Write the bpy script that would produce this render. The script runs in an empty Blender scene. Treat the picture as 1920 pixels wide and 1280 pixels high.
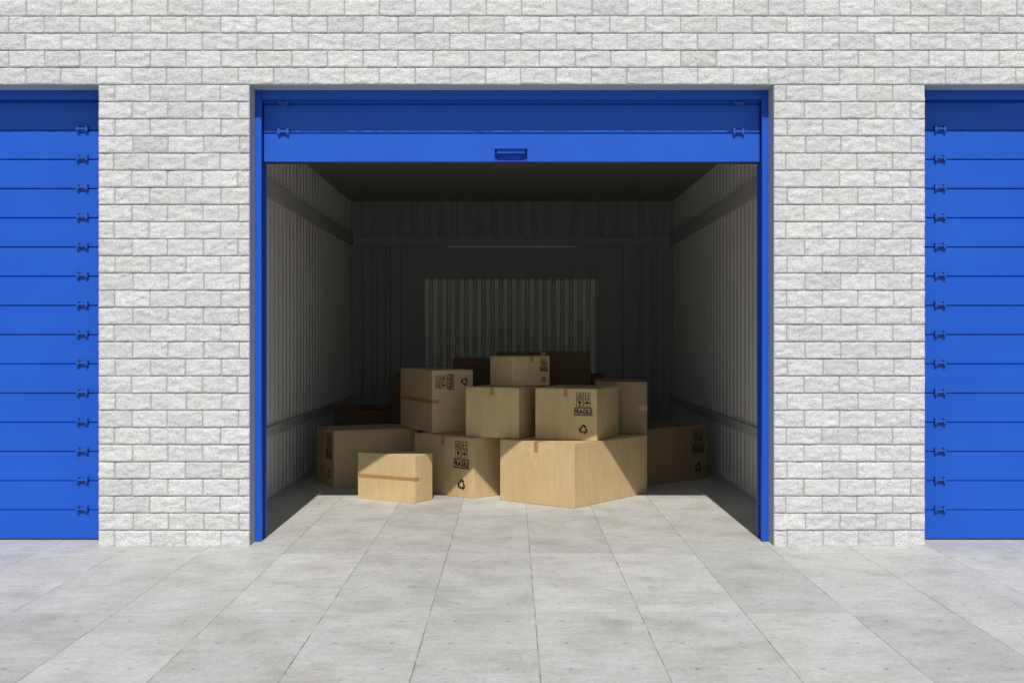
import bpy, bmesh, math, random
from mathutils import Vector, Matrix, noise

random.seed(7)
SC = bpy.context.scene
COL = SC.collection

# ------------------------------------------------------------------ scale
# All measures below are in "u" (1 u = 1/327.5 m, one photo pixel on the facade plane).
# r is the distance from the camera relative to the facade plane (r = 1).
S = 1.0 / 327.5
F = 2133.0
D = F * S
EYE = 394.0
def U(v): return v * S
def Y(r): return (r - 1.0) * D

# ------------------------------------------------------------------ camera
cam = bpy.data.cameras.new('camera'); camo = bpy.data.objects.new('camera', cam); COL.objects.link(camo)
cam.sensor_width = 36.0; cam.lens = F / 1920.0 * 36.0
cam.shift_y = -11.0 / 1920.0; cam.shift_x = 0.5 / 1920.0
cam.clip_start = 0.05; cam.clip_end = 500
camo.location = (0, -D, U(EYE)); camo.rotation_euler = (math.radians(90), 0, 0)
SC.camera = camo

# ------------------------------------------------------------------ sky and sun
ELEV = math.radians(49.96)
w = bpy.data.worlds.new('World'); SC.world = w; w.use_nodes = True
nt = w.node_tree; nt.nodes.clear()
sky = nt.nodes.new('ShaderNodeTexSky'); sky.sky_type = 'NISHITA'; sky.sun_disc = False
sky.sun_elevation = ELEV; sky.sun_rotation = math.radians(180)
bg = nt.nodes.new('ShaderNodeBackground'); bg.inputs['Strength'].default_value = 0.070
ow = nt.nodes.new('ShaderNodeOutputWorld')
nt.links.new(sky.outputs[0], bg.inputs[0]); nt.links.new(bg.outputs[0], ow.inputs[0])
sun = bpy.data.lights.new('sun', 'SUN'); sun.energy = 3.95; sun.angle = math.radians(0.5); sun.color = (1.0, 0.96, 0.9)
suno = bpy.data.objects.new('sun', sun); COL.objects.link(suno)
suno.rotation_euler = (math.pi / 2 - ELEV, 0, 0); suno.location = (0, -5, 8)
SC.view_settings.view_transform = 'Standard'; SC.view_settings.look = 'None'
SC.view_settings.exposure = 0.0; SC.view_settings.gamma = 1.0
SC.cycles.max_bounces = 12; SC.cycles.diffuse_bounces = 8

# ------------------------------------------------------------------ materials
class NT:
    def __init__(s, name):
        s.m = bpy.data.materials.new(name); s.m.use_nodes = True
        s.t = s.m.node_tree; s.b = s.t.nodes['Principled BSDF']
    def n(s, t, **kw):
        o = s.t.nodes.new(t)
        for k, v in kw.items(): setattr(o, k, v)
        return o
    def l(s, a, b): s.t.links.new(a, b)
    def val(s, x, sock):
        if isinstance(x, (int, float)): sock.default_value = x
        else: s.l(x, sock)
    def math(s, op, a, b=0.0, c=0.0, clamp=False):
        o = s.n('ShaderNodeMath', operation=op, use_clamp=clamp)
        s.val(a, o.inputs[0]); s.val(b, o.inputs[1]); s.val(c, o.inputs[2])
        return o.outputs[0]
    def mix(s, f, a, b, mode='MIX'):
        o = s.n('ShaderNodeMix', data_type='RGBA', blend_type=mode)
        s.val(f, o.inputs[0])
        for x, i in ((a, 6), (b, 7)):
            if isinstance(x, tuple): o.inputs[i].default_value = (*x, 1)
            else: s.l(x, o.inputs[i])
        return o.outputs[2]
    def ramp(s, f, stops):
        o = s.n('ShaderNodeValToRGB'); s.l(f, o.inputs[0]); e = o.color_ramp.elements
        while len(e) < len(stops): e.new(0.5)
        for k, (p, c) in enumerate(stops):
            e[k].position = p; e[k].color = (*(c if isinstance(c, tuple) else (c, c, c)), 1)
        return o.outputs[0]
    def noise(s, vec, scale, detail=4, rough=.55, dist=0.0):
        o = s.n('ShaderNodeTexNoise'); o.inputs['Scale'].default_value = scale
        o.inputs['Detail'].default_value = detail; o.inputs['Roughness'].default_value = rough
        o.inputs['Distortion'].default_value = dist
        if vec is not None: s.l(vec, o.inputs['Vector'])
        return o.outputs['Fac']
    def coord(s, scale=(1, 1, 1), loc=(0, 0, 0)):
        g = s.n('ShaderNodeTexCoord'); m = s.n('ShaderNodeMapping')
        m.inputs['Scale'].default_value = scale; m.inputs['Location'].default_value = loc
        s.l(g.outputs['Object'], m.inputs['Vector']); return m.outputs[0]
    def bump(s, h, strength=.5, dist=.01, normal=None):
        o = s.n('ShaderNodeBump'); o.inputs['Strength'].default_value = strength; o.inputs['Distance'].default_value = dist
        s.l(h, o.inputs['Height'])
        if normal is not None: s.l(normal, o.inputs['Normal'])
        return o.outputs[0]
    def out(s, col=None, rough=None, normal=None, metal=None, spec=None):
        for x, nme in ((col, 'Base Color'), (rough, 'Roughness'), (metal, 'Metallic'), (spec, 'Specular IOR Level')):
            if x is None: continue
            if isinstance(x, tuple): s.b.inputs[nme].default_value = (*x, 1)
            else: s.val(x, s.b.inputs[nme])
        if normal is not None: s.l(normal, s.b.inputs['Normal'])
        return s.m

def mat_block():
    a = NT('split_face_block')
    at = a.n('ShaderNodeAttribute', attribute_name='tone')
    c = a.coord()
    cs = a.coord(scale=(1.0, 1.0, 2.2))
    fine = a.noise(c, 210, 6, .68)
    vein = a.noise(cs, 46, 8, .72, 1.6)
    crk = a.math('ABSOLUTE', a.math('SUBTRACT', a.noise(a.coord(scale=(1, 1, 1.6), loc=(3, 1, 7)), 17, 5, .75, 2.5), .5))
    mid = a.noise(cs, 95, 5, .75, .8)
    wisp = a.math('ABSOLUTE', a.math('SUBTRACT', a.noise(cs, 30, 6, .7, 2.2), .5))
    big = a.noise(c, 1.3, 3, .5)
    col = a.ramp(vein, [(.26, (.40, .402, .405)), (.42, (.73, .732, .735)), (.52, (.89, .892, .895)), (.8, (.93, .932, .935))])
    col = a.mix(1.0, col, a.ramp(wisp, [(.0, .62), (.010, .82), (.026, 1.0)]), 'MULTIPLY')
    col = a.mix(1.0, col, a.ramp(crk, [(.0, .60), (.006, .85), (.014, 1.0)]), 'MULTIPLY')
    col = a.mix(1.0, col, a.ramp(mid, [(.3, .50), (.43, .95), (.7, 1.07)]), 'MULTIPLY')
    col = a.mix(1.0, col, a.ramp(fine, [(.3, .74), (.46, 1.0), (.75, 1.05)]), 'MULTIPLY')
    col = a.mix(1.0, col, a.ramp(big, [(.3, (.95, .955, .96)), (.7, (1.0, 1.0, .985))]), 'MULTIPLY')
    col = a.mix(1.0, col, at.outputs['Color'], 'MULTIPLY')
    n1 = a.bump(mid, .7, .006, a.bump(vein, .75, .013))
    n2 = a.bump(fine, .6, .003, n1)
    return a.out(col, .92, n2, spec=.2)

def mat_mortar(name='mortar', base=(.30, .30, .295)):
    a = NT(name); c = a.coord(); f = a.noise(c, 60, 5, .6); g = a.noise(c, 4, 4, .6)
    col = a.mix(a.math('MULTIPLY', g, .5), base, tuple(x * .8 for x in base))
    return a.out(col, .9, a.bump(f, .4, .002))

def mat_floor():
    a = NT('concrete_paving')
    g = a.n('ShaderNodeTexCoord'); sp = a.n('ShaderNodeSeparateXYZ'); a.l(g.outputs['Object'], sp.inputs[0])
    TW = U(149.2); TL = D * .2067
    x = a.math('DIVIDE', a.math('SUBTRACT', sp.outputs[0], U(33)), TW)
    y = a.math('DIVIDE', a.math('SUBTRACT', sp.outputs[1], Y(.759)), TL)
    fx = a.math('FRACT', x); fy = a.math('FRACT', y); ix = a.math('FLOOR', x); iy = a.math('FLOOR', y)
    cmb = a.n('ShaderNodeCombineXYZ'); a.l(ix, cmb.inputs[0]); a.l(iy, cmb.inputs[1])
    wn = a.n('ShaderNodeTexWhiteNoise', noise_dimensions='2D'); a.l(cmb.outputs[0], wn.inputs['Vector'])
    rnd = wn.outputs['Value']
    # distance to long joints and to cross joints, in metres
    dx = a.math('MULTIPLY', a.math('MINIMUM', fx, a.math('SUBTRACT', 1.0, fx)), TW)
    dy = a.math('MULTIPLY', a.math('MINIMUM', fy, a.math('SUBTRACT', 1.0, fy)), TL)
    c = a.coord()
    # every tile gets its own cut of the texture
    off = a.n('ShaderNodeVectorMath', operation='MULTIPLY_ADD'); a.l(wn.outputs['Color'], off.inputs[0])
    off.inputs[1].default_value = (9, 9, 0); a.l(g.outputs['Object'], off.inputs[2])
    def mp(sc):
        m = a.n('ShaderNodeMapping'); m.inputs['Scale'].default_value = sc; a.l(off.outputs[0], m.inputs['Vector']); return m.outputs[0]
    cloud = a.noise(mp((1, 1, 1)), 3.2, 5, .62)
    streak = a.noise(mp((1.6, 9, 1)), 3.0, 6, .66, .4)
    fine = a.noise(mp((1, 1, 1)), 55, 6, .7)
    wear = a.noise(c, 7, 5, .6)
    col = a.ramp(cloud, [(.28, (.425, .418, .388)), (.5, (.515, .51, .488)), (.72, (.58, .577, .562))])
    col = a.mix(1.0, col, a.ramp(streak, [(.3, .90), (.5, 1.0), (.72, 1.06)]), 'MULTIPLY')
    grain = a.noise(mp((1, 1.6, 1)), 32, 7, .78, .6)
    blot = a.noise(mp((1, 1.4, 1)), 11, 6, .7, .3)
    col = a.mix(1.0, col, a.ramp(grain, [(.32, .84), (.5, 1.0), (.7, 1.06)]), 'MULTIPLY')
    col = a.mix(1.0, col, a.ramp(blot, [(.3, .92), (.5, 1.0), (.7, 1.04)]), 'MULTIPLY')
    col = a.mix(1.0, col, a.ramp(fine, [(.3, .84), (.55, 1.0), (.75, 1.08)]), 'MULTIPLY')
    hair = a.noise(mp((1, 2.6, 1)), 70, 5, .8, .4)
    col = a.mix(1.0, col, a.ramp(hair, [(.33, .88), (.5, 1.0), (.68, 1.05)]), 'MULTIPLY')
    stain = a.noise(c, 1.7, 6, .68, .5)
    col = a.mix(1.0, col, a.ramp(stain, [(.34, (.86, .85, .815)), (.46, (1.0, .998, .985)), (.6, 1.0), (.72, (1.05, 1.05, 1.045))]), 'MULTIPLY')
    tone = a.math('MULTIPLY_ADD', rnd, .17, .915)
    tc = a.n('ShaderNodeCombineColor'); [a.l(tone, tc.inputs[i]) for i in range(3)]
    col = a.mix(1.0, col, tc.outputs[0], 'MULTIPLY')
    # dark specks where air holes sit
    vor = a.n('ShaderNodeTexVoronoi', feature='F1'); vor.inputs['Scale'].default_value = 16; a.l(mp((1, 1, 0.0)), vor.inputs['Vector'])
    sp2 = a.n('ShaderNodeSeparateColor'); a.l(vor.outputs['Color'], sp2.inputs[0])
    pit = a.math('MULTIPLY', a.math('LESS_THAN', vor.outputs['Distance'], .055), a.math('GREATER_THAN', sp2.outputs[0], .35))
    # tie holes: two across, four along each slab
    px = a.math('MULTIPLY', a.math('SUBTRACT', a.math('FRACT', a.math('MULTIPLY', fx, 2.0)), .5), TW / 2)
    q = a.math('SUBTRACT', a.math('MULTIPLY', fy, 3.92), -.44 + .0)
    py = a.math('MULTIPLY', a.math('SUBTRACT', a.math('FRACT', a.math('SUBTRACT', 4.0, a.math('SUBTRACT', q, .44))), .5), TL / 3.92)
    rr = a.math('SQRT', a.math('ADD', a.math('MULTIPLY', px, px), a.math('MULTIPLY', py, py)))
    hole = a.math('LESS_THAN', a.math('ADD', rr, a.math('MULTIPLY', a.math('SUBTRACT', fine, .5), .008)), .0085)
    halo = a.math('MULTIPLY', a.math('LESS_THAN', rr, .03), a.math('GREATER_THAN', wear, .5))
    hole2 = a.math('MULTIPLY', hole, a.math('MULTIPLY_ADD', wear, 1.1, .05), clamp=True)
    col = a.mix(a.math('MULTIPLY', halo, .12), col, (.30, .30, .28))
    col = a.mix(a.math('MULTIPLY', hole2, .85, clamp=True), col, (.14, .135, .12))
    col = a.mix(a.math('MULTIPLY', pit, .6), col, (.2, .2, .19))
    jl = a.math('MULTIPLY', a.math('LESS_THAN', dx, .0026), a.math('MULTIPLY_ADD', wear, 2.4, -.75), clamp=True)
    jc = a.math('MULTIPLY', a.math('LESS_THAN', dy, .0062), a.math('MULTIPLY_ADD', wear, 2.2, -.5), clamp=True)
    edge = a.math('MULTIPLY', a.math('LESS_THAN', dy, .020), .55)
    col = a.mix(edge, col, (.62, .62, .60))
    col = a.mix(jc, col, (.20, .2, .19))
    col = a.mix(jl, col, (.11, .11, .10))
    dent = a.math('SUBTRACT', a.math('MULTIPLY', fine, .35), a.math('MAXIMUM', a.math('MULTIPLY', jl, 1.0), hole2))
    nrm = a.bump(dent, .35, .004)
    rough = a.math('MULTIPLY_ADD', streak, .35, .48)
    return a.out(col, rough, nrm, spec=.35)

def mat_blue():
    a = NT('blue_painted_steel')
    c = a.coord(scale=(1.2, 1, 22)); n = a.noise(c, 4, 5, .6); b = a.noise(a.coord(), 2.2, 3, .5)
    d = a.noise(a.coord(), 45, 5, .7)
    col = a.mix(b, (.0045, .071, .455), (.009, .098, .54))
    col = a.mix(a.math('MULTIPLY', a.math('GREATER_THAN', d, .67), .25), col, (.03, .11, .42))
    rough = a.math('MULTIPLY_ADD', n, .25, .36)
    return a.out(col, rough, a.bump(n, .08, .003), spec=.33)

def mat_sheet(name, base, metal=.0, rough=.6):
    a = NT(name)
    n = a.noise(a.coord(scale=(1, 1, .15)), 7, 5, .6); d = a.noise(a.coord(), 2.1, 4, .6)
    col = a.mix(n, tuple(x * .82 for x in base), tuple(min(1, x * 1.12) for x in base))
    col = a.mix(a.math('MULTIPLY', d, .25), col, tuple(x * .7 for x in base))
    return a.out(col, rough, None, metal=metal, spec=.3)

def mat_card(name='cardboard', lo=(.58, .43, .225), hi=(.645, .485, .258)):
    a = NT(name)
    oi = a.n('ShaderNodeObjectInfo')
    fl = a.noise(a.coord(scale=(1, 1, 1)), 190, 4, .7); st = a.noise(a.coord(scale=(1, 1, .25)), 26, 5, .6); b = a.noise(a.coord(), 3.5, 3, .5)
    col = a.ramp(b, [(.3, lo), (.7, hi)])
    col = a.mix(1.0, col, a.ramp(fl, [(.3, .86), (.55, 1.0), (.8, 1.06)]), 'MULTIPLY')
    col = a.mix(1.0, col, a.ramp(st, [(.3, .89), (.6, 1.0), (.75, 1.03)]), 'MULTIPLY')
    tone = a.math('MULTIPLY_ADD', oi.outputs['Random'], .08, .95)
    tc = a.n('ShaderNodeCombineColor'); [a.l(tone, tc.inputs[i]) for i in range(3)]
    col = a.mix(1.0, col, tc.outputs[0], 'MULTIPLY')
    return a.out(col, .78, a.bump(st, .12, .003, a.bump(fl, .1, .001)), spec=.25)

def mat_tape():
    a = NT('brown_parcel_tape'); n = a.noise(a.coord(), 60, 4, .6)
    return a.out(a.mix(n, (.36, .20, .075), (.44, .26, .10)), .3, a.bump(n, .1, .001), spec=.5)

def mat_plain(name, c, rough=.7, amp=.1):
    a = NT(name); n = a.noise(a.coord(), 40, 4, .6)
    return a.out(a.mix(n, tuple(x * (1 - amp) for x in c), tuple(x * (1 + amp) for x in c)), rough)

M_BLOCK = mat_block(); M_MORTAR = mat_mortar(base=(.34, .34, .34)); M_REVEAL = mat_mortar('grey_render', (.40, .455, .475))
M_FLOOR = mat_floor(); M_BLUE = mat_blue(); M_HINGE = mat_plain('shade_darkened_blue_steel', (.004, .07, .38), .6, .15); M_CARD = mat_card(); M_MID = mat_card('shade_toned_cardboard', (.30, .22, .125), (.34, .25, .145)); M_DARK = mat_card('deep_shade_toned_cardboard', (.13, .082, .048), (.155, .10, .058)); M_TAPE = mat_tape()  # two darker card tones deepen the shade that the light alone leaves too bright
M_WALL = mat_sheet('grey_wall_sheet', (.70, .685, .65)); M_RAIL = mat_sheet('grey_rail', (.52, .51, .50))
M_BACK = mat_sheet('dark_grey_sheet', (.36, .36, .36)); M_LIT = mat_sheet('lit_patch_sheet', (.80, .805, .77))  # the pale sheet puts light on the back wall into its colour
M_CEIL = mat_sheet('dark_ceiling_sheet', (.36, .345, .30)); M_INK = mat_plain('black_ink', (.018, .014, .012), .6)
M_RUB = mat_plain('black_rubber', (.05, .04, .035), .8); M_ROOF = mat_plain('grey_roof_felt', (.2, .2, .2), .9)
M_CAP = mat_plain('light_steel', (.4, .41, .43), .4)

# ------------------------------------------------------------------ mesh helpers
def link(name, bm, mat, parent=None, smooth=False):
    me = bpy.data.meshes.new(name)
    bmesh.ops.recalc_face_normals(bm, faces=bm.faces[:])
    bm.to_mesh(me); bm.free()
    if smooth:
        for p in me.polygons: p.use_smooth = True
    me.materials.append(mat)
    o = bpy.data.objects.new(name, me); COL.objects.link(o)
    if parent: o.parent = parent
    return o
def empty(name, loc=(0, 0, 0), rz=0, parent=None):
    o = bpy.data.objects.new(name, None); COL.objects.link(o); o.location = loc; o.rotation_euler = (0, 0, rz)
    o.empty_display_size = .1
    if parent: o.parent = parent
    return o
def bx(bm, x0, x1, y0, y1, z0, z1, bevel=0):
    r = bmesh.ops.create_cube(bm, size=1)
    vs = r['verts']
    for v in vs:
        v.co = Vector(((x0 + x1) / 2 + v.co.x * (x1 - x0), (y0 + y1) / 2 + v.co.y * (y1 - y0), (z0 + z1) / 2 + v.co.z * (z1 - z0)))
    if bevel:
        es = list({e for v in vs for e in v.link_edges})
        bmesh.ops.bevel(bm, geom=es, offset=bevel, segments=2, affect='EDGES', profile=.6)
def ub(bm, x0, x1, r0, r1, z0, z1, bevel=0):      # box in u / r units
    bx(bm, U(x0), U(x1), Y(r0), Y(r1), U(z0), U(z1), bevel)
def extr(bm, prof, x0, x1, axis='x'):             # extrude a closed (a,b) profile along x
    va = [bm.verts.new((x0, p[0], p[1])) for p in prof]; vb = [bm.verts.new((x1, p[0], p[1])) for p in prof]
    n = len(prof)
    for i in range(n): bm.faces.new((va[i], va[(i + 1) % n], vb[(i + 1) % n], vb[i]))
    bm.faces.new(va[::-1]); bm.faces.new(vb)
def struct(o): o['kind'] = 'structure'; return o

# ------------------------------------------------------------------ ground
bm = bmesh.new()
bmesh.ops.create_grid(bm, x_segments=1, y_segments=1, size=120)
g = struct(link('ground', bm, M_FLOOR))

# ------------------------------------------------------------------ building
OW = 491.5                       # half width of one door opening
PITCH = 1266.0                   # spacing of openings
OPEN_TOP = EYE + 469.5           # 863.5
TOPZ = 1250.0
WALL_BACK = 1.043
CX = [-PITCH, 0.0, PITCH]
XEND = 2300.0
BLD = empty('storage_building', (0, 0, 0))
BLD['label'] = 'white split-face block storage building with blue roller doors and one open unit'
BLD['category'] = 'building'

# core of the facade (mortar colour shows in the joints)
piers = [(-XEND, -PITCH - OW), (-PITCH + OW, -OW), (OW, PITCH - OW), (PITCH + OW, XEND)]
bm = bmesh.new()
MD = 0.0045
for a, b in piers:
    bx(bm, U(a), U(b), MD, Y(WALL_BACK), -.3, U(OPEN_TOP))
bx(bm, U(-XEND), U(XEND), MD, Y(WALL_BACK), U(OPEN_TOP), U(TOPZ))
link('wall_core', bm, M_REVEAL, BLD)

# split-face blocks: every block a rough little relief, all in the one facade mesh
CH = 32.09
bm = bmesh.new(); tone = bm.verts.layers.float_color.new('tone')
def block(x0, x1, z0, z1, seed, edge=(1, 1, 1, 1)):
    w_, h_ = x1 - x0, z1 - z0
    if w_ < 4 or h_ < 4: return
    fine = abs((x0 + x1) / 2) < 1010 and z0 < 1045
    nx = max(3, int(round(w_ / (3.1 if fine else 16)))); nz = max(3, int(round(h_ / (3.1 if fine else 11))))
    g_ = .55
    jx0, jx1, jz0, jz1 = [g_ * (.55 + .9 * random.random()) for _ in range(4)]
    x0i = x0 + jx0 * edge[0]; x1i = x1 - jx1 * edge[1]; z0i = z0 + jz0 * edge[2]; z1i = z1 - jz1 * edge[3]
    xs = [x0i, x0i + .55] + [x0i + (x1i - x0i) * i / nx for i in range(1, nx)] + [x1i - .55, x1i]
    zs = [z0i, z0i + .55] + [z0i + (z1i - z0i) * i / nz for i in range(1, nz)] + [z1i - .55, z1i]
    t = 1 + random.gauss(0, .035); t = min(1.06, max(.88, t))
    if random.random() < .04: t *= .95
    tint = random.gauss(0, .006)
    lean = random.gauss(0, .02); push = random.random() * .003
    grid = []
    W, H = len(xs), len(zs)
    for j, z in enumerate(zs):
        row = []
        for i, x in enumerate(xs):
            rim = i in (0, W - 1) or j in (0, H - 1)
            p = Vector((U(x) * 1.0, seed * 3.7, U(z) * 1.9))
            n1 = noise.fractal(p * 17, .62, 2.2, 5) if fine else 0
            q = p + Vector((noise.noise(p * 5), 0, noise.noise(p * 5 + Vector((9, 9, 9))))) * .06 if fine else p
            n3 = max(0, .16 - abs(noise.noise(q * 15))) / .16 if fine else 0
            n2 = noise.noise(Vector((x * .045, seed * 1.3, z * .08)))
            y = -(.0050 + push * .7 + .0055 * n1 + .0040 * n2 - .0034 * n3) + lean * U(z - (z0 + z1) / 2)
            ex = x; ez = z
            if rim:
                y = MD + .003
            else:
                y = min(y, -.0002 - .0012 * abs(n2))
                if i in (1, W - 2) or j in (1, H - 2):
                    y = y * .8 + .0006
                    ex += random.uniform(-.25, .25); ez += random.uniform(-.3, .3)
            v = bm.verts.new((U(ex), min(y, MD + .003), U(ez)))
            v[tone] = (t + tint, t, t - tint, 1)
            row.append(v)
        grid.append(row)
    for j in range(H - 1):
        for i in range(W - 1):
            bm.faces.new((grid[j][i], grid[j][i + 1], grid[j + 1][i + 1], grid[j + 1][i]))
k = -12
seed = 0
while k <= 27:
    zt = OPEN_TOP - CH * k; zb = zt - CH
    if k == 26: zb = -3
    if k == 27: break
    if zt > TOPZ + 1: k += 1; continue
    start = (215.6 if k % 2 == 0 else 182.4) - 959.5 - 66.3 * 26
    start += random.uniform(-1.5, 1.5)
    segs = [(-XEND, XEND)] if k < 0 else piers
    for a, b in segs:
        x = start
        cuts = [a]
        while x < b:
            if x > a + 5 and x < b - 5: cuts.append(x + random.uniform(-.9, .9))
            x += 66.3
        cuts.append(b)
        for i in range(len(cuts) - 1):
            seed += 1
            e0 = 0 if (i == 0 and k >= 0) else 1; e1 = 0 if (i == len(cuts) - 2 and k >= 0) else 1
            block(cuts[i], cuts[i + 1], zb, zt, seed * .37, (e0, e1, 1, 1))
    k += 1
fac = link('facade_wall', bm, M_BLOCK, BLD, smooth=True)
# thin mortar sheet just behind the block faces
bm = bmesh.new()
for a, b in piers: bx(bm, U(a) + .002, U(b) - .002, MD - .003, MD + .02, -.3, U(OPEN_TOP) + .002)
bx(bm, U(-XEND), U(XEND), MD - .003, MD + .02, U(OPEN_TOP) + .002, U(TOPZ))
link('mortar', bm, M_MORTAR, fac)
# coping, roof, shell
bm = bmesh.new(); bx(bm, U(-XEND) - .03, U(XEND) + .03, -.05, Y(WALL_BACK) + .05, U(TOPZ) + .002, U(TOPZ) + .06, .006)
link('coping', bm, M_CAP, BLD)
bm = bmesh.new(); bx(bm, U(-XEND), U(XEND), Y(WALL_BACK) + .002, Y(2.04), U(980), U(1010)); link('roof', bm, M_ROOF, BLD)
bm = bmesh.new()
bx(bm, U(-XEND), U(-XEND) + .2, Y(WALL_BACK) + .002, Y(2.04), 0, U(978)); bx(bm, U(XEND) - .2, U(XEND), Y(WALL_BACK) + .002, Y(2.04), 0, U(978))
bx(bm, U(-XEND), U(XEND), Y(2.043), Y(2.07), 0, U(978)); link('outer_wall', bm, M_REVEAL, BLD)

# ---- door frames
FR0, FR1 = 1.0207, WALL_BACK
for cx in CX:
    e = empty('door_frame', (U(cx), 0, 0), 0, BLD)
    for s in (-1, 1):
        bm = bmesh.new()
        xs = sorted((s * 479.2, s * (OW + 1.0)))
        # folded steel post: front flange, inner return
        ub(bm, xs[0], xs[1], FR0, 1.0262, 1.0, OPEN_TOP, .002)
        ub(bm, xs[0], xs[1], 1.0388, FR1, 1.0, OPEN_TOP, .002)
        xs2 = sorted((s * 490.0, s * (OW + 1.0)))
        ub(bm, xs2[0], xs2[1], 1.02625, 1.03875, 1.0, OPEN_TOP)
        link('frame_post', bm, M_BLUE, e)
    bm = bmesh.new(); ub(bm, -478.9, 478.9, FR0 + .0004, 1.0272, 846, OPEN_TOP, .0025); link('frame_head', bm, M_BLUE, e)

# ---- doors
DR = 1.0296; SL = 56.32; DW = 478.2
TH = 14.0                                                    # slat depth, u
def slat_prof(z0, z1):
    f = Y(DR); b = f + U(TH)
    return [(f, U(z0 + 1.0)), (f, U(z1 - 3.4)), (f + U(2.6), U(z1 - 1.4)), (f + U(2.6), U(z1 - .5)), (b, U(z1 - .55)), (b, U(z0 + .35)), (f + U(.8), U(z0 + .35))]
def hinge_mesh(bm):
    # two leaves, a barrel and a pin; origin on the seam, y = 0 on the door face
    u = S
    def b(x0, x1, d0, d1, z0, z1, bv=.0006): bx(bm, x0 * u, x1 * u, -d1 * u, -d0 * u, z0 * u, z1 * u, bv)
    b(-10, 10, -.3, 1.2, 2.2, 6.6); b(-10, 10, -.3, 1.2, -6.6, -2.2)
    b(-6.2, 6.2, -.3, 5.2, -2.6, 3.0)
    b(-10.8, -6.4, .8, 7.0, -4.0, 6.6); b(6.4, 10.8, .8, 7.0, -4.0, 6.6)
    b(-11, -5.6, 1.0, 3.4, -7.0, -4.2); b(5.6, 11, 1.0, 3.4, -7.0, -4.2)
    r = bmesh.ops.create_cone(bm, cap_ends=True, segments=12, radius1=1.5 * u, radius2=1.5 * u, depth=22 * u, matrix=Matrix.Translation((0, -5.4 * u, .3 * u)) @ Matrix.Rotation(math.pi / 2, 4, 'Y'))
    for sx in (-8.5, 8.5):
        for sz in (4.4, -4.4):
            bmesh.ops.create_uvsphere(bm, u_segments=8, v_segments=5, radius=1.0 * u, matrix=Matrix.Translation((sx * .55 * u, -1.2 * u, sz * u)))
bm = bmesh.new(); hinge_mesh(bm)
hinge0 = link('hinge', bm, M_HINGE)  # hinge blue is darkened to carry the shadow around it
used = [False]
def add_hinge(parent, x, z):
    o = hinge0 if not used[0] else hinge0.copy()
    if used[0]: COL.objects.link(o)
    used[0] = True
    o.parent = parent; o.location = (U(x), Y(DR), U(z))

def closed_door(cx, hx):
    bm = bmesh.new()
    for k in range(16):
        z0 = 2 + SL * k; z1 = min(z0 + SL, OPEN_TOP - 1)
        if z1 - z0 > 8: extr(bm, slat_prof(z0, z1), U(-DW), U(DW))
    d = link('roller_door', bm, M_BLUE, BLD); d.location = (U(cx), 0, 0)
    for k in range(1, 15):
        for x in hx: add_hinge(d, x, 2 + SL * k + 1)
    bm = bmesh.new(); ub(bm, -DW, DW, DR + .0012, DR + .005, .2, 2.2); link('bottom_seal', bm, M_RUB, d)
    return d
d1 = closed_door(-PITCH, ((155.7 - 959.5) * DR + PITCH, -(155.7 - 959.5) * DR - PITCH - 2))
d1['label'] = 'closed blue slatted door on the left'
d2 = closed_door(PITCH, ((1761.5 - 959.5) * DR - PITCH, -(1761.5 - 959.5) * DR + PITCH))
d2['label'] = 'closed blue slatted door on the right'

# open door: three slats still showing, with the recessed grip
ZB = 728.6
bm = bmesh.new()
HX0, HX1, HZ0, HZ1 = -32.9, 30.0, 731.2, 754.0
extr(bm, slat_prof(ZB, ZB + SL), U(-DW), U(HX0)); extr(bm, slat_prof(ZB, ZB + SL), U(HX1), U(DW))
f = Y(DR); b_ = f + U(TH)
p = slat_prof(ZB, ZB + SL)
up = [(f, U(HZ1))] + p[1:5] + [(b_, U(HZ1))]
extr(bm, up, U(HX0), U(HX1))
lo = [(f, U(HZ0)), (b_, U(HZ0)), p[5], p[6], p[0]]
extr(bm, lo, U(HX0), U(HX1))
bx(bm, U(HX0), U(HX1), b_ - .001, b_ + .003, U(HZ0), U(HZ1))
extr(bm, slat_prof(ZB + SL, ZB + 2 * SL), U(-DW), U(DW)); extr(bm, slat_prof(ZB + 2 * SL, OPEN_TOP - 1), U(-DW), U(DW))
d0 = link('roller_door', bm, M_BLUE, BLD)
d0['label'] = 'raised blue slatted door with recessed grip'
for k in (1, 2):
    add_hinge(d0, (532.0 - 959.5) * DR, ZB + SL * k + 1); add_hinge(d0, (1384.0 - 959.5) * DR, ZB + SL * k + 1)
hd = bm = bmesh.new()
def hb(x0, x1, d0_, d1_, z0, z1, bv=.0008): bx(bm, U(x0), U(x1), f - U(d1_), f - U(d0_), U(z0), U(z1), bv)
hb(HX0 - 5, HX0, -.2, 1.5, ZB + 1.2, HZ1 + 7.0); hb(HX1, HX1 + 4, -.2, 1.5, ZB + 1.2, HZ1 + 7.0)
hb(HX0, HX1, -.2, 1.5, HZ1, HZ1 + 6.5); hb(HX0, HX1, -.2, 1.5, ZB + 1.2, HZ0)
link('handle', bm, M_BLUE, d0)
bm = bmesh.new(); bx(bm, U(HX0 + 4), U(HX1 - 4.5), f + U(3), f + U(5), U(HZ1 - 8), U(HZ1 - .5), .001)
link('handle_grip', bm, M_BLUE, d0)
bm = bmesh.new(); ub(bm, -DW, DW, DR + .0022, DR + .0060, ZB - 2.0, ZB + .3); link('bottom_seal', bm, M_RUB, d0)

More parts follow.
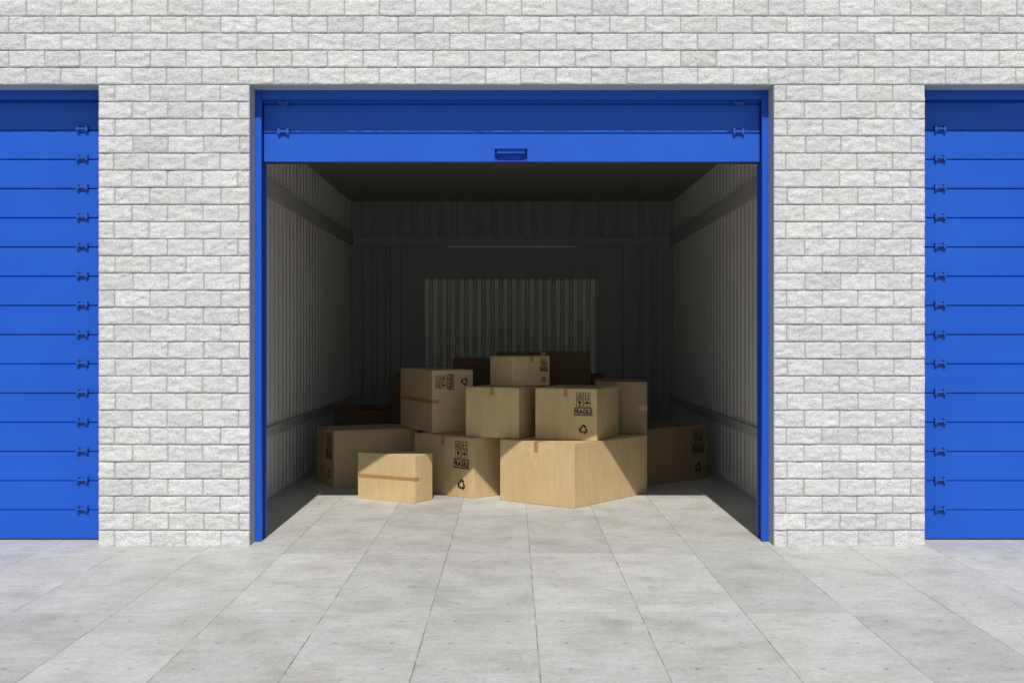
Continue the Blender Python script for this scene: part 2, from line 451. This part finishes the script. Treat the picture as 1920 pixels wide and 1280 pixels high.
# ---- interior of the open unit
IX = 589.0; IZ = EYE + 491.0; RB = 1.956
def corrug(length, depth=.032, pitch=.15):
    """plan profile (s, d): flat crests with narrow double grooves"""
    pts = []; s = 0.0
    while s < length:
        for q, dd in ((0, 0), (.44, 0), (.54, 1), (.64, 0), (.76, 0), (.85, .9), (.94, 0)):
            t = s + q * pitch
            if t < length: pts.append((t, dd * depth))
        s += pitch
    pts.append((length, 0)); return pts
def corr_wall(bm, p0, dirv, inward, length, z0, z1, **kw):
    prev = None
    for s, d in corrug(length, **kw):
        q = p0 + dirv * s - inward * d
        a = bm.verts.new((q.x, q.y, z0)); c = bm.verts.new((q.x, q.y, z1))
        if prev: bm.faces.new((prev[0], a, c, prev[1]))
        prev = (a, c)
RF = WALL_BACK + .0005
LEN = Y(RB) - Y(RF)
for s in (-1, 1):
    bm = bmesh.new()
    corr_wall(bm, Vector((s * U(IX), Y(RF), 0)), Vector((0, 1, 0)), Vector((-s, 0, 0)), LEN, -.02, U(IZ) + .02)
    x0, x1 = sorted((s * (U(IX) + .055), s * (U(IX) + .10)))
    bx(bm, x0, x1, Y(RF), Y(RB) + .1, -.02, U(IZ) + .02)
    wl = link('side_wall', bm, M_WALL, BLD)
    for z0, z1, dp in ((EYE + 331, EYE + 373, 10), (EYE - 243, EYE - 219, 9)):
        bm = bmesh.new(); x0, x1 = sorted((s * (IX + 2), s * (IX - dp)))
        bx(bm, U(x0), U(x1), Y(RF) + .002, Y(RB) - .001, U(z0), U(z1), .004)
        link('wall_rail', bm, M_RAIL, wl)
# back wall around the ribbed panel painted pale as a patch of light
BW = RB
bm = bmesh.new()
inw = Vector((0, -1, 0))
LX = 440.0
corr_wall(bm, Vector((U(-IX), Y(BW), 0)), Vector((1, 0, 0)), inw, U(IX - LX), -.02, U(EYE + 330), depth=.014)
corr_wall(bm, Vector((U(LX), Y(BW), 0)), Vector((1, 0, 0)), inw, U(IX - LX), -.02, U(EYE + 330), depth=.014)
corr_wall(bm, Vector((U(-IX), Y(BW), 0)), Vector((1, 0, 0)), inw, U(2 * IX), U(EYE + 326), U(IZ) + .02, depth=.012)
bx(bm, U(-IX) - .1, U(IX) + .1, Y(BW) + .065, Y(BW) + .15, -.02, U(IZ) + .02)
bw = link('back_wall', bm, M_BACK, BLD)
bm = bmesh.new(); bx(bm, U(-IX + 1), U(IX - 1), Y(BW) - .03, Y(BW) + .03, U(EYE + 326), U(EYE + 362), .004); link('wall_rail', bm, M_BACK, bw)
for s in (-1, 1):
    bm = bmesh.new(); x0, x1 = sorted((s * (IX - 1), s * (IX - 32))); bx(bm, U(x0), U(x1), Y(BW) - .028, Y(BW) + .02, 0, U(IZ), .004); link('corner_post', bm, M_BACK, bw)
lit_bm = bm = bmesh.new()
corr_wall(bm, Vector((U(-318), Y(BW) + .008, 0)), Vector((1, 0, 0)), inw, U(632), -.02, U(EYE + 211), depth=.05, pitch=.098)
patcho = link('lit_patch_panel', bm, M_LIT, BLD)
patcho['label'] = 'ribbed back wall panel, painted pale as a patch of light'
bm = bmesh.new()
bx(bm, U(-406), U(-318), Y(BW) - .012, Y(BW) + .04, 0, U(EYE + 325), .003); bx(bm, U(314), U(406), Y(BW) - .012, Y(BW) + .04, 0, U(EYE + 325), .003)
bx(bm, U(-318) + .001, U(314) - .001, Y(BW) - .014, Y(BW) + .04, U(EYE + 208), U(EYE + 325), .003)
link('flat_surround', bm, M_BACK, patcho)
for s in (-1, 1):
    bm = bmesh.new(); x0, x1 = sorted((s * 407, s * 440)); bx(bm, U(x0), U(x1), Y(BW) - .035, Y(BW) + .04, 0, U(EYE + 325), .004)
    link('wall_post', bm, M_BACK, patcho)
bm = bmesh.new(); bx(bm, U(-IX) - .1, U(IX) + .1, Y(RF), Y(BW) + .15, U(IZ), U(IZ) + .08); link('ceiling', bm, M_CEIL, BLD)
bm = bmesh.new(); bx(bm, U(-236), U(236), Y(BW) - .044, Y(BW) - .0305, U(EYE + 322), U(EYE + 327.5), .001); link('light_line', bm, M_LIT, patcho)  # thin pale strip added as a painted line of reflected light

# ------------------------------------------------------------------ printed marks
def poly(bm, pts):
    bm.faces.new([bm.verts.new((x, 0, z)) for x, z in pts])
def rect(bm, x0, x1, z0, z1): poly(bm, [(x0, z0), (x1, z0), (x1, z1), (x0, z1)])
def frame_rect(bm, x0, x1, z0, z1, t):
    rect(bm, x0, x1, z0, z0 + t); rect(bm, x0, x1, z1 - t, z1); rect(bm, x0, x0 + t, z0 + t, z1 - t); rect(bm, x1 - t, x1, z0 + t, z1 - t)
def recycle(bm, cx, cz, R):
    for k in range(3):
        a = math.radians(120 * k)
        def P(x, z):
            return (cx + R * (x * math.cos(a) - z * math.sin(a)), cz + R * (x * math.sin(a) + z * math.cos(a)))
        # bent band with an arrow head
        poly(bm, [P(*q) for q in ((-.56, .40), (-.30, .86), (-.06, .46), (-.28, .16))])
        poly(bm, [P(*q) for q in ((-.24, .94), (.24, .94), (.38, .74), (.10, .42), (-.02, .62), (-.02, .50))])
        poly(bm, [P(*q) for q in ((.22, .66), (.62, .82), (.60, .30), (.06, .34), (.20, .44))])
_txt = {}
def text_mesh(s):
    if s in _txt: return _txt[s]
    cu = bpy.data.curves.new('t', 'FONT'); cu.body = s; cu.size = 1; cu.offset = .045; cu.space_character = 1.02
    ob = bpy.data.objects.new('t', cu); COL.objects.link(ob)
    dg = bpy.context.evaluated_depsgraph_get(); me = bpy.data.meshes.new_from_object(ob.evaluated_get(dg))
    xs = [v.co.x for v in me.vertices]; ys = [v.co.y for v in me.vertices]
    x0, x1, y0, y1 = min(xs), max(xs), min(ys), max(ys)
    d = [((v.co.x - x0) / (x1 - x0), (v.co.y - y0) / (y1 - y0)) for v in me.vertices]; fs = [tuple(p_.vertices) for p_ in me.polygons]
    bpy.data.objects.remove(ob); bpy.data.curves.remove(cu); bpy.data.meshes.remove(me)
    _txt[s] = (d, fs); return _txt[s]
def print_fragile(bm, cx, ztop, k):
    """handling symbols over FRAGILE; cx centre, ztop top, k scale; in metres on plane y=0"""
    u = S * k
    def X(v): return cx + v * u
    def Z(v): return ztop - v * u
    t = 1.1 * u
    for x0, z0 in ((-17.5, 0), (.7, 0), (-17.5, 18), (.7, 18)):
        frame_rect(bm, X(x0), X(x0 + 16.8), Z(z0 + 16.5), Z(z0), t)
    recycle(bm, X(-9), Z(9), 6.2 * u)
    for ax in (5.6, 12.4):                                     # two upward arrows over a bar
        rect(bm, X(ax - .95), X(ax + .95), Z(12.0), Z(6.5)); poly(bm, [(X(ax - 2.5), Z(6.5)), (X(ax + 2.5), Z(6.5)), (X(ax), Z(3))])
    rect(bm, X(3.2), X(14.9), Z(14.2), Z(13))
    poly(bm, [(X(-13.2), Z(20.8)), (X(-4.8), Z(20.8)), (X(-5.6), Z(25)), (X(-8), Z(28.3)), (X(-10), Z(28.3)), (X(-12.4), Z(25))])   # goblet
    rect(bm, X(-9.6), X(-8.4), Z(31.2), Z(28.3)); rect(bm, X(-12), X(-6), Z(32.4), Z(31.2))
    arc = [(X(9.1 + 6.3 * math.cos(q)), Z(26.5 - 5.0 * math.sin(q))) for q in [math.pi * i / 10 for i in range(11)]]
    poly(bm, arc)                                              # umbrella
    rect(bm, X(8.6), X(9.6), Z(32), Z(26.5)); rect(bm, X(9.6), X(11.6), Z(32), Z(31))
    rect(bm, X(-23), X(23), Z(38), Z(36)); rect(bm, X(-23), X(23), Z(54.5), Z(52.2))
    d, fs = text_mesh('FRAGILE')
    vs = [bm.verts.new((X(-22 + 44 * a), 0, Z(51 - 11.6 * b))) for a, b in d]
    for f_ in fs:
        try: bm.faces.new([vs[i] for i in f_])
        except ValueError: pass

# ------------------------------------------------------------------ boxes
def carton(corner, r, theta, wl, wr, H, base, label, mode='L', prt=False, group='cardboard boxes piled in the open unit', M_CARD=M_CARD):
    """corner x (u) and r of the vertical edge nearest the camera; wl = length of the face to the left of it,
    wr = length of the face to its right, H height, base height; theta in degrees"""
    th = math.radians(theta)
    ld = Vector((-math.cos(th), math.sin(th), 0)); rdv = Vector((math.sin(th), math.cos(th), 0))
    c0 = Vector((U(corner), Y(r), 0)); ctr = c0 + ld * U(wl) / 2 + rdv * U(wr) / 2
    root = empty('cardboard_box', (ctr.x, ctr.y, U(base)), -th)
    root['label'] = label; root['category'] = 'box'; root['group'] = group
    # own frame: w (x), d (y), h (z); tape runs along y over the top, tails on +-y; print on -y
    if mode == 'L':    w_, d_, h_, R = wl, wr, H, Matrix.Identity(3)
    elif mode == 'R':  w_, d_, h_, R = wr, wl, H, Matrix.Rotation(math.pi / 2, 3, 'Z')
    elif mode == 'sideL':   # own top faces local -Y, own front (-y) faces +X
        w_, d_, h_ = H, wl, wr
        R = Matrix(((0, -1, 0), (0, 0, -1), (1, 0, 0)))
    elif mode == 'sideR':   # own top faces local +X, own front faces -Y
        w_, d_, h_ = H, wr, wl
        R = Matrix(((0, 0, 1), (0, 1, 0), (-1, 0, 0)))
    w_, d_, h_ = U(w_), U(d_), U(h_)
    T = Matrix.Translation((0, 0, U(H) / 2)) @ R.to_4x4()
    def fin(name, bm, m, par, smooth=False):
        bmesh.ops.transform(bm, matrix=T, verts=bm.verts[:]); return link(name, bm, m, par, smooth)
    rg = random.Random(int(corner * 10 + r * 1000))
    # walls: bevelled tube, slightly bowed
    bm = bmesh.new()
    bx(bm, -w_ / 2, w_ / 2, -d_ / 2, d_ / 2, -h_ / 2, h_ / 2 - .004, .005)
    bmesh.ops.subdivide_edges(bm, edges=[e for e in bm.edges if e.calc_length() > .08], cuts=5, use_grid_fill=True)
    for v in bm.verts:
        a = 1 - (2 * v.co.x / w_) ** 2; b = 1 - (2 * v.co.y / d_) ** 2; c = 1 - (2 * v.co.z / h_) ** 2
        a, b, c = [max(0, q) for q in (a, b, c)]
        n = .0016 * noise.noise(v.co * 6 + Vector((corner, r * 50, 0)))
        if abs(abs(v.co.x) - w_ / 2) < .0005: v.co.x += math.copysign(.0035 * b * c + n * b * c, v.co.x)
        elif abs(abs(v.co.y) - d_ / 2) < .0005: v.co.y += math.copysign(.0035 * a * c + n * a * c, v.co.y)
    body = fin('carton', bm, M_CARD, root)
    # two long top flaps meeting at the seam (seam runs along y)
    for s in (-1, 1):
        bm = bmesh.new(); x0, x1 = sorted((s * .0012, s * (w_ / 2 - .0006)))
        bx(bm, x0, x1, -d_ / 2 + .0008, d_ / 2 - .0008, h_ / 2 - .0038, h_ / 2, .0012); fin('flap', bm, M_CARD, root)
    # tape: over the top, down both ends
    k = (h_ / S) / 122.0
    tw = U(5.2) * max(.8, k); tl = U(20) * max(.75, k)
    bm = bmesh.new(); e = .0009
    bx(bm, -tw, tw, -d_ / 2 - .0005, d_ / 2 + .0005, h_ / 2 + .0002, h_ / 2 + e)
    for s in (-1, 1):
        y0, y1 = sorted((s * (d_ / 2 + .0006), s * (d_ / 2 - .001)))
        # follow the bowed face: tail in short steps
        nst = 5
        for i in range(nst):
            za = h_ / 2 + e - (tl + e) * i / nst; zb = h_ / 2 + e - (tl + e) * (i + 1) / nst
            cz = 1 - ((za + zb) / h_) ** 2
            bl = .0035 * max(0, cz)
            ya, yb = sorted((s * (d_ / 2 + bl + .0016), s * (d_ / 2 - .001)))
            bx(bm, -tw, tw, ya, yb, zb, za)
    fin('tape', bm, M_TAPE, root)
    if prt:
        def on_face(pb):
            for v in pb.verts:
                a = max(0, 1 - (2 * v.co.x / w_) ** 2); c = max(0, 1 - (2 * v.co.z / h_) ** 2)
                v.co.y = -d_ / 2 - .0018 - .0035 * a * c
        cx = w_ / 2 - U(33) * k
        bm = bmesh.new(); print_fragile(bm, cx, h_ / 2 - U(9) * k, k); on_face(bm); fin('fragile_print', bm, M_INK, root)
        bm = bmesh.new(); recycle(bm, cx, -h_ / 2 + U(26) * k, U(12.0) * k); on_face(bm); fin('recycling_print', bm, M_INK, root)
    return root

# front row on the floor
carton(-227.6, 1.254, 30.0, 168, 74, 112, 0, 'small sunlit box lying on its side at the front left, brown tape across its middle', 'sideL')
carton(-93, 1.288, 43, 211, 190, 147, 0, 'floor box with FRAGILE print, between the small taped box and the big sunlit box', 'L', True)
carton(142.4, 1.216, 37.5, 215, 324, 146, 0, 'biggest sunlit box, front and centre on the floor, plain faces', 'L')
carton(-463.5, 1.3887, 64.8, 168, 234, 146, 0, 'dark wide floor box nearest the left wall, print on its narrow side', 'L', True)
gth = 90 - 42.3
# right floor box: face seen runs from the hidden near corner back to the right
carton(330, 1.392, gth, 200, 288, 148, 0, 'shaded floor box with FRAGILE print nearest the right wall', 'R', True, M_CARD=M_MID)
# second layer
carton(-201.7, 1.349, 66, 250, 112, 159, 147.6, 'box standing on its end at upper left with sideways FRAGILE print', 'sideL', True)
carton(17.3, 1.28, 22.5, 141, 200, 121.5, 147.4, 'plain box in the middle of the second layer under the small top box', 'L')
carton(200, 1.254, 22, 155, 180, 122.5, 146.4, 'second-layer box with clear FRAGILE print, resting on the biggest sunlit box', 'L', True)
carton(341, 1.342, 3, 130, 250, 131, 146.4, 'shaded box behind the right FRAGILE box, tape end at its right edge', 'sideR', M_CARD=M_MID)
# top
carton(2.7, 1.305, 51.7, 92, 118, 74, 269.2, 'smallest box on top of the pile with FRAGILE print beside its right edge', 'R', True)
# back row, deep in the shade
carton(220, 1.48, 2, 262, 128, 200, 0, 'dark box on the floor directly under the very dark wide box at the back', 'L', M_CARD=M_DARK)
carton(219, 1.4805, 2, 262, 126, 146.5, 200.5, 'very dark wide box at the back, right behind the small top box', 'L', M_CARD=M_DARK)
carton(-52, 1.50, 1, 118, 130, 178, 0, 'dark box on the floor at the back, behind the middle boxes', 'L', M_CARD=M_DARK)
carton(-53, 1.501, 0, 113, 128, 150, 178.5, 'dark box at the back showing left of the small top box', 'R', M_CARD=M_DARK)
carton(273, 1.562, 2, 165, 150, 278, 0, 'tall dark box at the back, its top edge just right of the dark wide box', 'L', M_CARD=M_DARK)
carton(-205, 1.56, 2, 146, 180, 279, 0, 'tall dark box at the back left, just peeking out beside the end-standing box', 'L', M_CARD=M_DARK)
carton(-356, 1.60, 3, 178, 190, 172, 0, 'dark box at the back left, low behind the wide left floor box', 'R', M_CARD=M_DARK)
